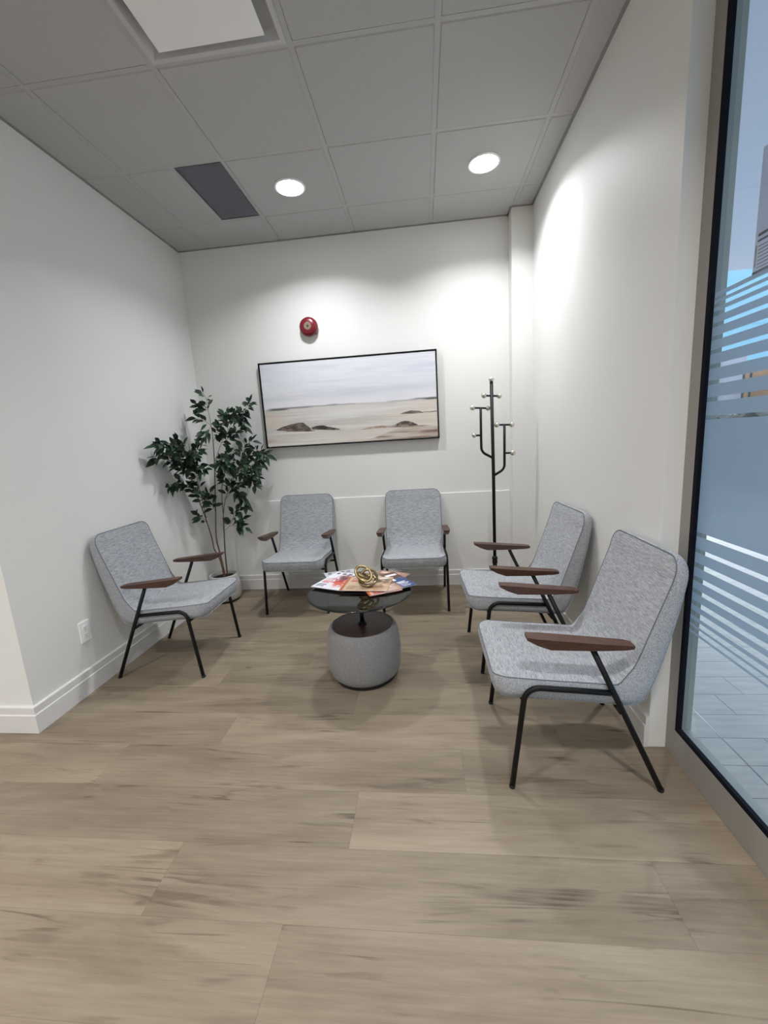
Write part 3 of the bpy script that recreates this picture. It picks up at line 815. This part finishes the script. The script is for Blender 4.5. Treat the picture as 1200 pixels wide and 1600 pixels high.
# ================================================================== TABLE
TX, TY = -.385, 2.145
def build_table():
    t = thing('side_table', 'round upholstered drum table with raised smoked glass top', 'table', (TX, TY, 0))
    bm = nb(); lathe(bm, [(.155,0),(.170,.002),(.172,.022),(.160,.030)], 64); obj('base_plate', bm, M_RUBBER, t, smooth=False)
    bm = nb(); prof = [(.165,.024),(.178,.026),(.192,.040),(.202,.070),(.209,.115),(.211,.165),(.208,.215),(.203,.255),(.196,.285),(.187,.303),(.176,.3115),(.171,.312),(.1695,.306),(.1690,.300)]
    lathe(bm, prof, 80, cap1=False); obj('fabric_drum', bm, M_OTTO, t, smooth=True)
    bm = nb(); lathe(bm, [(.1695,.290),(.1695,.3085),(.168,.3095)], 72); wt = obj('wood_top', bm, M_TOPWOOD, t)
    ridge = nb(); obj_r = None; ridge.free()
    bm = nb(); lathe(bm, [(.024,.3095),(.024,.316),(.014,.318),(.014,.330)], 32); obj('collar', bm, M_BLACK, t, smooth=False)
    bm = nb(); lathe(bm, [(.0115,.312),(.0115,.486)], 28); p = obj('pole', bm, M_CHROME, t, smooth=True)
    bm = nb(); lathe(bm, [(.014,.478),(.050,.490),(.050,.4935)], 36); obj('top_flange', bm, M_BLACK, t)
    bm = nb(); lathe(bm, [(.284,.494),(.2885,.4965),(.2885,.4995),(.284,.502)], 96); g = obj('glass_top', bm, M_SMOKE, t); g.location = (-.004, .013, 0)
    bm = nb(); ring = [Vector((.2887*math.cos(a*math.pi/48), .2887*math.sin(a*math.pi/48), .498)) for a in range(96)]
    tube(bm, ring, .0036, 8, closed=True); e = obj('glass_edge', bm, mat('dark_glass_edge', (14,18,20), .12), g, smooth=True)
build_table()

# ---- magazines: thin bodies with printed covers
ZG = .5022
def cover(seed, base, spots, w=54, h=70):
    """printed cover: base colour, list of (kind, u0, v0, u1, v1, rgb)"""
    img = np.zeros((h, w, 3)); img[:] = base
    n = vnoise((h, w), (8, 6), seed, 4)
    img *= (1+(n[..., None]-.5)*.10)
    u = np.linspace(0, 1, w)[None, :].repeat(h, 0); v = np.linspace(0, 1, h)[:, None].repeat(w, 1)
    rs = np.random.RandomState(seed)
    for s in spots:
        k, a, b, c, d, col = s; col = np.array(col, float)
        if k == 'rect': m = ((u >= a) & (u <= c) & (v >= b) & (v <= d)).astype(float)
        elif k == 'lines':
            m = np.zeros_like(u); vv = b
            while vv < d:
                ln = rs.uniform(.6, 1.0)*(c-a); m = np.maximum(m, ((u >= a) & (u <= a+ln) & (v >= vv) & (v <= vv+.022)).astype(float)); vv += .045
        elif k == 'letters':
            m = ((u >= a) & (u <= c) & (v >= b) & (v <= d)).astype(float)*(np.sin((u-a)/(c-a)*math.pi*7) > -.3)
        else:   # blobs of a photograph
            nn = vnoise((h, w), (13, 11), seed+int(a*97)+int(b*53)+7, 4)
            f = np.exp(-(((u-(a+c)/2)/((c-a)/2))**2+((v-(b+d)/2)/((d-b)/2))**2)**2); m = f*sst(.42,.52, nn)
        img = img*(1-m[..., None])+col*m[..., None]
    return np.clip(img, 0, 255)
M_PRINT = attr_mat('glossy_print', .22, spec=.6)
M_PAGES = mat('page_edges', (225,222,214), .8)
def magazine(lab, c, rz, z, img, w=.205, h=.272, th=.0035, grp='magazines fanned on the glass table', spine=(150,90,60)):
    t = thing('magazine', lab, 'magazine', (c[0], c[1], z), R_(rz), grp)
    obj('pages', bx(-w/2+.001, w/2-.001, -h/2+.001, h/2-.001, .0003, th-.0003), M_PAGES, t)
    bm = nb(); box(bm, -w/2, w/2, -h/2, h/2, 0, .0003); box(bm, -w/2-.0006, -w/2+.0005, -h/2, h/2, 0, th-.0003)
    obj('back_cover', bm, mat('cover_back', spine, .3), t)
    p = picture_mesh('front_cover', img, w, h, t, M_PRINT, th, flat=True); p.location = (-w/2, -h/2, 0)
    return t
W_ = (232,230,230)
# bottom layer lies on the glass, upper ones on top of it
magazine('black covered magazine mostly hidden at the bottom of the front of the pile', (-.345, 2.200), 86, ZG, cover(1, (24,24,28), [('lines',.1,.1,.4,.3,(200,200,200))]), spine=(20,20,24))
magazine('pale grey magazine at the back left of the pile', (-.520, 2.375), 22, ZG, cover(2, (196,200,206), [('photo',.1,.3,.9,.9,(120,124,132)),('letters',.1,.85,.8,.94,(90,94,104))]), spine=(180,182,186))
magazine('brown and pink magazine at the back right of the pile', (-.262, 2.320), -24, ZG+.0037, cover(3, (150,116,98), [('photo',.0,.2,1,.8,(64,44,40)),('rect',.1,.82,.7,.93,(220,190,176)),('photo',.3,.5,1,1,(196,150,130)),('rect',.55,.4,.72,.5,(216,196,110))]), spine=(120,80,60))
magazine('magazine with a blue cover corner and white lettering at the right of the pile', (-.226, 2.252), 34, ZG+.0111, cover(4, (176,136,112), [('rect',.55,.0,1,.62,(40,68,122)),('photo',0,.3,.7,1,(84,56,46)),('photo',.1,.5,1,1,(206,176,150)),('rect',.52,.60,1,1,(92,58,46)),('lines',.10,.03,.5,.40,(236,226,216)),('rect',.60,.46,.68,.86,(240,240,242)),('rect',.60,.78,.95,.88,(240,240,242)),('rect',.30,.70,.48,.80,(224,204,110)),('lines',.60,.06,.92,.36,(226,230,238))]), spine=(60,70,100))
magazine('pink and orange edged magazine poking out at the front of the pile', (-.284, 2.200), 25, ZG+.0074, cover(5, (226,170,158), [('rect',0,0,.07,1,(196,98,50)),('lines',.15,.04,.6,.3,(150,60,60))]), w=.19, h=.25, spine=(196,98,50))
magazine('white magazine with red flowers on its cover at the left of the pile', (-.533, 2.288), -22, ZG+.0111, cover(6, (232,234,240), [('photo',.30,.22,1.0,.85,(176,44,58)),('photo',.45,.15,.95,.6,(214,96,64)),('photo',.35,.5,.95,.9,(96,60,66)),('letters',.08,.86,.85,.95,(96,92,104)),('lines',.06,.30,.34,.6,(206,60,70)),('lines',.06,.08,.4,.22,(120,120,130))]), spine=(220,224,230))
magazine('beige magazine with an orange spine under the brass knot', (-.354, 2.216), -5, ZG+.0148, cover(7, (206,178,146), [('rect',0,0,.06,1,(178,92,44)),('photo',.35,.15,1,.8,(150,116,84)),('photo',.5,.5,1,1,(84,66,54)),('lines',.12,.62,.40,.9,(190,60,44)),('lines',.12,.10,.36,.34,(96,70,56)),('lines',.70,.03,.98,.3,(150,84,60)),('photo',.6,.82,1,1,(230,222,214)),('photo',.3,.2,.7,.5,(226,206,180))]), w=.272, h=.222, spine=(178,92,44))

# ---- brass knot
def build_knot():
    bm = nb(); ZK = ZG+.0148+.0036
    def ring(c, rx, ry, rot, r=.0076, wob=0):
        Mx = Matrix.Rotation(R_(rot[2]), 3, 'Z') @ Matrix.Rotation(R_(rot[1]), 3, 'Y') @ Matrix.Rotation(R_(rot[0]), 3, 'X')
        pts = [Vector(c)+Mx @ Vector((rx*math.cos(a), ry*math.sin(a), wob*math.sin(2*a))) for a in [2*math.pi*k/56 for k in range(56)]]
        tube(bm, pts, r, 12, closed=True)
    ring((.014,-.004,.050), .046, .044, (74, 4, 12))
    ring((.006, .004,.030), .047, .043, (22, -8, 30))
    ring((-.012,-.008,.074), .050, .036, (48, 38, -18))
    ring((-.010, .004,.058), .044, .036, (20, 22, 60))
    zmin = min(v.co.z for v in bm.verts)
    for v in bm.verts: v.co.z -= zmin
    o = obj('brass_knot', bm, M_BRASS, None, smooth=True); o.location = (-.350, 2.180, ZK)
    tag(o, 'decorative brass knot of interlocking rings on top of the magazines', 'ornament')
build_knot()

# ================================================================== COAT RACK
def build_rack():
    bx0, by0 = .531, 3.2255
    t = thing('coat_rack', 'tall black coat rack with champagne ball tips in the back right corner', 'coat rack', (bx0, by0, 0))
    bm = nb(); lathe(bm, [(.135,0),(.140,.004),(.138,.012),(.03,.020),(.022,.024)], 56); obj('base', bm, M_BLACK, t)
    bm = nb(); tube(bm, [(0,0,.018),(0,0,.30)], .017, 16); lathe(bm, [(.017,.29),(.020,.30),(.021,.318),(.017,.324),(.021,.330),(.0225,.338),(.020,.350),(.0125,.356)], 24)
    obj('lower_post', bm, M_BLACK, t, smooth=True)
    bm = nb(); tube(bm, [(0,0,.34),(-.002,0,1.0),(-.009,0,1.700)], .0125, 16); obj('pole', bm, M_BLACK, t, smooth=True)
    rb = .0095
    def branch(pts):
        bm = nb(); tube(bm, pts, rb, 12); return obj('branch', bm, M_BLACK, t, smooth=True)
    def bar(par, a, b, off=.5):
        bm = nb(); tube(bm, [a, b], .0072, 10); return obj('hook_bar', bm, M_BLACK, par, smooth=True)
    def ball(par, p, r=.0195):
        bm = nb(); sphere(bm, p, r, 20, 12); return obj('ball_tip', bm, M_PEARL, par, smooth=True)
    ball(t, (-.009,0,1.714))
    bar(t, (-.068,-.022,1.600), (.051,.022,1.592)); ball(t, (-.068,-.022,1.600)); ball(t, (.051,.022,1.592))
    z0, z1 = 1.137, 1.513
    l = branch([(-.090,0,1.513),(-.091,0,1.31)] + arc_corner((-.091,0,1.31), (-.090,0,1.185), (-.008,0,1.137), .06, 8) + [(-.008,0,1.137)])
    bar(l, (-.153,-.022,1.517), (-.034,.022,1.509)); ball(l, (-.153,-.022,1.517)); ball(l, (-.034,.022,1.509))
    bar(l, (-.144,-.006,1.313), (-.090,0,1.311)); ball(l, (-.144,-.006,1.313), .018)
    r = branch([(.083,0,1.378),(.082,0,1.17)] + arc_corner((.082,0,1.17), (.081,0,1.048), (.004,0,1.000), .06, 8) + [(.002,0,1.000)])
    bar(r, (.024,-.022,1.381), (.142,.022,1.376)); ball(r, (.024,-.022,1.381)); ball(r, (.142,.022,1.376))
    bar(r, (.082,0,1.167), (.142,-.006,1.166)); ball(r, (.142,-.006,1.166), .0205)
build_rack()

# ================================================================== POTTED TREE
TW={'A':[(-1.804,3.320,0.261,0.0080),(-1.817,3.310,0.387,0.0060),(-1.847,3.300,0.472,0.0050),(-1.845,3.280,0.581,0.0050),(-1.851,3.240,0.747,0.0040),(-1.863,3.200,0.902,0.0040),(-1.865,3.150,1.031,0.0035)],
'A1':[(-1.865,3.150,1.031,0.0030),(-1.835,3.080,1.175,0.0030),(-1.805,3.020,1.277,0.0020),(-1.803,2.950,1.352,0.0016),(-1.825,2.850,1.388,0.0014),(-1.851,2.760,1.373,0.0010)],
'A2':[(-1.851,3.240,0.747,0.0030),(-1.845,3.220,0.871,0.0030),(-1.836,3.180,1.010,0.0024),(-1.832,3.150,1.144,0.0020),(-1.816,3.120,1.247,0.0016),(-1.749,3.100,1.335,0.0013),(-1.715,3.100,1.382,0.0010)],
'A3':[(-1.861,3.150,0.989,0.0022),(-1.881,3.080,1.051,0.0020),(-1.889,3.000,1.101,0.0016),(-1.914,2.920,1.081,0.0010)],
'A4':[(-1.855,3.120,1.096,0.0022),(-1.862,3.020,1.182,0.0020),(-1.885,2.950,1.251,0.0016),(-1.885,2.870,1.312,0.0013),(-1.895,2.790,1.289,0.0010)],
'A5':[(-1.835,3.080,1.175,0.0018),(-1.819,3.020,1.293,0.0016),(-1.805,2.990,1.365,0.0014),(-1.824,2.950,1.410,0.0010)],
'A6':[(-1.845,3.220,0.871,0.0016),(-1.813,3.250,0.930,0.0013),(-1.785,3.250,0.972,0.0010)],
'A7':[(-1.846,3.250,0.700,0.0016),(-1.870,3.220,0.774,0.0013),(-1.901,3.200,0.795,0.0010)],
'A8':[(-1.840,3.120,1.121,0.0016),(-1.767,3.080,1.207,0.0014),(-1.708,3.050,1.171,0.0010)],
'A9':[(-1.862,3.020,1.182,0.0016),(-1.818,2.940,1.248,0.0014),(-1.799,2.880,1.326,0.0012),(-1.812,2.840,1.337,0.0010)],
'A0':[(-1.794,3.000,1.277,0.0016),(-1.739,2.980,1.319,0.0014),(-1.680,2.960,1.335,0.0010)],
'AA':[(-1.804,3.100,1.248,0.0016),(-1.795,3.020,1.242,0.0014),(-1.802,2.960,1.237,0.0012)],
'B':[(-1.803,3.330,0.257,0.0090),(-1.814,3.320,0.443,0.0070),(-1.821,3.310,0.572,0.0050),(-1.790,3.300,0.799,0.0050),(-1.765,3.300,1.019,0.0045),(-1.741,3.300,1.233,0.0040),(-1.730,3.300,1.391,0.0030),(-1.718,3.280,1.519,0.0022),(-1.722,3.270,1.647,0.0016),(-1.726,3.270,1.737,0.0013),(-1.747,3.260,1.778,0.0010)],
'B1':[(-1.730,3.300,1.391,0.0018),(-1.661,3.300,1.491,0.0016),(-1.608,3.300,1.554,0.0013),(-1.589,3.300,1.614,0.0010)],
'B2':[(-1.735,3.300,1.232,0.0022),(-1.670,3.320,1.376,0.0020),(-1.610,3.340,1.478,0.0016),(-1.562,3.380,1.565,0.0015),(-1.497,3.400,1.624,0.0013),(-1.438,3.420,1.674,0.0012),(-1.416,3.430,1.710,0.0010)],
'B3':[(-1.718,3.280,1.519,0.0016),(-1.754,3.260,1.465,0.0013),(-1.781,3.250,1.425,0.0010)],
'B4':[(-1.752,3.300,1.115,0.0018),(-1.650,3.250,1.220,0.0016),(-1.571,3.220,1.290,0.0010)],
'B5':[(-1.722,3.270,1.647,0.0015),(-1.764,3.250,1.658,0.0013),(-1.793,3.240,1.680,0.0010)],
'B6':[(-1.718,3.280,1.519,0.0015),(-1.757,3.260,1.557,0.0013),(-1.807,3.240,1.585,0.0010)],
'B7':[(-1.790,3.300,0.799,0.0016),(-1.803,3.280,0.875,0.0013),(-1.821,3.250,0.919,0.0010)],
'B8':[(-1.670,3.320,1.376,0.0016),(-1.589,3.300,1.408,0.0015),(-1.528,3.300,1.451,0.0013),(-1.481,3.300,1.479,0.0010)],
'B9':[(-1.610,3.340,1.478,0.0016),(-1.594,3.300,1.538,0.0014),(-1.544,3.280,1.595,0.0012),(-1.479,3.260,1.605,0.0010)],
'B0':[(-1.741,3.300,1.233,0.0016),(-1.652,3.220,1.253,0.0014),(-1.630,3.200,1.181,0.0012)],
'BA':[(-1.497,3.400,1.624,0.0012),(-1.507,3.380,1.561,0.0011),(-1.482,3.360,1.507,0.0010)],
'C':[(-1.779,3.340,0.253,0.0070),(-1.775,3.340,0.418,0.0060),(-1.759,3.340,0.620,0.0050),(-1.746,3.340,0.762,0.0040),(-1.739,3.340,0.902,0.0035),(-1.724,3.340,1.012,0.0030),(-1.684,3.340,1.135,0.0022),(-1.649,3.330,1.237,0.0013)],
'C1':[(-1.746,3.340,0.762,0.0035),(-1.720,3.360,0.898,0.0030),(-1.654,3.380,1.031,0.0024),(-1.593,3.400,1.137,0.0020),(-1.534,3.420,1.214,0.0018),(-1.456,3.430,1.281,0.0015),(-1.381,3.430,1.287,0.0012),(-1.340,3.430,1.247,0.0010)],
'C2':[(-1.720,3.360,0.898,0.0020),(-1.644,3.380,0.975,0.0018),(-1.557,3.400,1.052,0.0016),(-1.486,3.420,1.096,0.0013),(-1.443,3.420,1.066,0.0010)],
'C3':[(-1.759,3.340,0.620,0.0020),(-1.712,3.350,0.662,0.0018),(-1.668,3.350,0.728,0.0016),(-1.643,3.350,0.789,0.0013),(-1.584,3.350,0.798,0.0010)],
'C4':[(-1.712,3.350,0.662,0.0015),(-1.642,3.350,0.659,0.0013),(-1.574,3.350,0.645,0.0010)],
'C5':[(-1.654,3.380,1.031,0.0018),(-1.614,3.380,0.946,0.0016),(-1.569,3.380,0.888,0.0013),(-1.553,3.380,0.831,0.0010)],
'C6':[(-1.593,3.400,1.137,0.0018),(-1.550,3.400,1.244,0.0016),(-1.518,3.400,1.323,0.0013),(-1.449,3.400,1.373,0.0010)],
'C7':[(-1.456,3.430,1.281,0.0014),(-1.418,3.420,1.230,0.0013),(-1.382,3.400,1.175,0.0010)],
'C8':[(-1.534,3.420,1.214,0.0016),(-1.479,3.360,1.172,0.0014),(-1.424,3.330,1.150,0.0012),(-1.376,3.300,1.171,0.0010)],
'C9':[(-1.654,3.380,1.031,0.0016),(-1.600,3.340,1.126,0.0014),(-1.520,3.300,1.168,0.0012),(-1.447,3.270,1.208,0.0010)],
'C0':[(-1.593,3.400,1.137,0.0016),(-1.522,3.360,1.098,0.0014),(-1.457,3.330,1.065,0.0012),(-1.430,3.320,1.021,0.0010)],
'CA':[(-1.684,3.340,1.135,0.0016),(-1.609,3.280,1.184,0.0014),(-1.550,3.240,1.236,0.0012)],
'CB':[(-1.668,3.350,0.728,0.0014),(-1.631,3.350,0.704,0.0012),(-1.583,3.350,0.713,0.0010)],
'CC':[(-1.654,3.380,1.031,0.0014),(-1.669,3.300,1.057,0.0012),(-1.683,3.260,1.100,0.0010)]}

def build_plant():
    t = thing('potted_tree', 'leafy artificial ficus tree in a pale pot in the back left corner', 'plant', (-1.808, 3.325, 0))
    bm = nb(); lathe(bm, [(.105,0),(.112,.003),(.112,.014),(.10,.018)], 48); obj('base_plate', bm, M_RUBBER, t)
    bm = nb(); lathe(bm, [(.108,.014),(.122,.020),(.133,.045),(.137,.085),(.135,.13),(.128,.18),(.120,.215),(.118,.232),(.115,.238),(.110,.238),(.107,.230),(.107,.18)], 56, cap1=False); obj('pot', bm, M_POT, t, smooth=True)
    bm = nb(); lathe(bm, [(.1075,.17),(.1075,.205),(.06,.212),(.02,.214)], 40); obj('soil', bm, M_SOIL, t)
    base = Vector((-1.808, 3.325, 0))
    rnd = random.Random(21)
    def leafmesh(stems):
        V, F, Cc = [], [], []
        for key, pts in stems:
            P = [Vector(p[:3]) for p in pts]; L_ = [0]
            for a, b in zip(P, P[1:]): L_.append(L_[-1]+(b-a).length)
            tot = L_[-1]; s = .25*tot if len(key) > 1 else tot*.90
            side = 1
            stepd = .0155
            while s <= tot+.001:
                i = max(k for k in range(len(L_)) if L_[k] <= min(s, tot-1e-6)); f = (s-L_[i])/max(1e-6, L_[i+1]-L_[i]) if i+1 < len(L_) else 0
                p = P[i].lerp(P[i+1], min(1, f)); d = (P[i+1]-P[i]).normalized()
                for rep in range(2 if rnd.random() < .6 else 1):
                    side = -side
                    lat = d.cross(Vector((rnd.uniform(-.4,.4), rnd.uniform(-1,.2), rnd.uniform(-.3,1)))).normalized()*side
                    dirn = (d*rnd.uniform(.3,.9)+lat*rnd.uniform(.5,1)+Vector((0,-.25,rnd.uniform(-.6,.35)))).normalized()
                    if s > tot-.02: dirn = (d+lat*.5+Vector((0,0,rnd.uniform(-.3,.3)))).normalized()
                    ln = rnd.uniform(.062,.094); wd = ln*rnd.uniform(.38,.50)
                    q = p + dirn*.012
                    # stay off the walls
                    tip = q+dirn*ln
                    if tip.x < XL+.02: dirn.x = abs(dirn.x)*.3; dirn.normalize()
                    if (q+dirn*ln).y > YB-.02: dirn.y = -abs(dirn.y); dirn.normalize()
                    nr = dirn.cross(Vector((rnd.uniform(-1,1), rnd.uniform(-.6,.6), rnd.uniform(-.5,1)))).normalized()
                    w_ = nr; up = dirn.cross(w_).normalized()
                    if up.z < 0: up = -up
                    if rnd.random() < .65:   # many leaves face the room
                        up = (up*.5+Vector((.1,-1,.5))).normalized(); w_ = dirn.cross(up).normalized()
                    g = rnd.random(); col = [(30,52,36),(40,66,44),(54,80,58),(24,42,32)][int(g*3.99)]
                    k = rnd.uniform(.85,1.15); c = lin([min(255, v*k) for v in col])
                    b0 = len(V); V.append(p); 
                    prof = [(0,.0),(.12,.42),(.32,.95),(.55,.92),(.78,.52),(1.0,.0)]
                    droop = rnd.uniform(.05,.30)
                    mids = []
                    for (a, ww) in prof:
                        m_ = q + dirn*ln*a + Vector((0,0,-1))*droop*ln*a*a
                        mids.append((m_, ww*wd*.5))
                    idx = []
                    for (m_, hw) in mids:
                        i0 = len(V); V += [m_ - w_*hw + up*hw*.35, m_.copy(), m_ + w_*hw + up*hw*.35]; idx.append(i0)
                    for a, b in zip(idx, idx[1:]):
                        F.append((a, a+1, b+1, b)); F.append((a+1, a+2, b+2, b+1))
                    Cc += [c]*(len(V)-b0)
                    # leaf stalk
                    i0 = len(V); V += [p+up*.0006, p-up*.0006, q-up*.0006, q+up*.0006]; F.append((i0,i0+1,i0+2,i0+3)); Cc += [lin((60,70,48))]*4
                s += stepd*rnd.uniform(.7,1.3)
        me = bpy.data.meshes.new('foliage'); me.from_pydata([tuple(v-base) for v in V], [], F)
        for v in me.vertices:      # never through a wall
            v.co.x = max(v.co.x, XL+.012-base.x); v.co.y = min(v.co.y, YB-.012-base.y)
        ca = me.color_attributes.new('Col', 'FLOAT_COLOR', 'POINT'); ca.data.foreach_set('color', [x for c in Cc for x in (*c, 1)])
        return me
    for root in 'ABC':
        st = [(k, v) for k, v in TW.items() if k[0] == root]
        bm = nb()
        for k, v in st:
            P = [Vector(p[:3])-base for p in v]
            if len(k) == 1: P = [P[0]-Vector((0,0,.06))]+P; R0 = [v[0][3]]+[p[3] for p in v]
            else: R0 = [p[3] for p in v]
            # smooth the polyline
            Q, RR = [], []
            n = len(P)
            for i in range(n-1):
                a, b, c, d = P[max(0,i-1)], P[i], P[i+1], P[min(n-1,i+2)]
                for f in (0,.34,.67):
                    Q.append(.5*((2*b)+(c-a)*f+(2*a-5*b+4*c-d)*f*f+(3*b-3*c+d-a)*f**3)); RR.append(R0[i]*(1-f)+R0[i+1]*f)
            Q.append(P[-1]); RR.append(R0[-1])
            tube(bm, Q, RR, 7)
        tr = obj('trunk', bm, M_BARK, t, smooth=True)
        link('foliage', leafmesh(st), M_LEAF, tr)
build_plant()
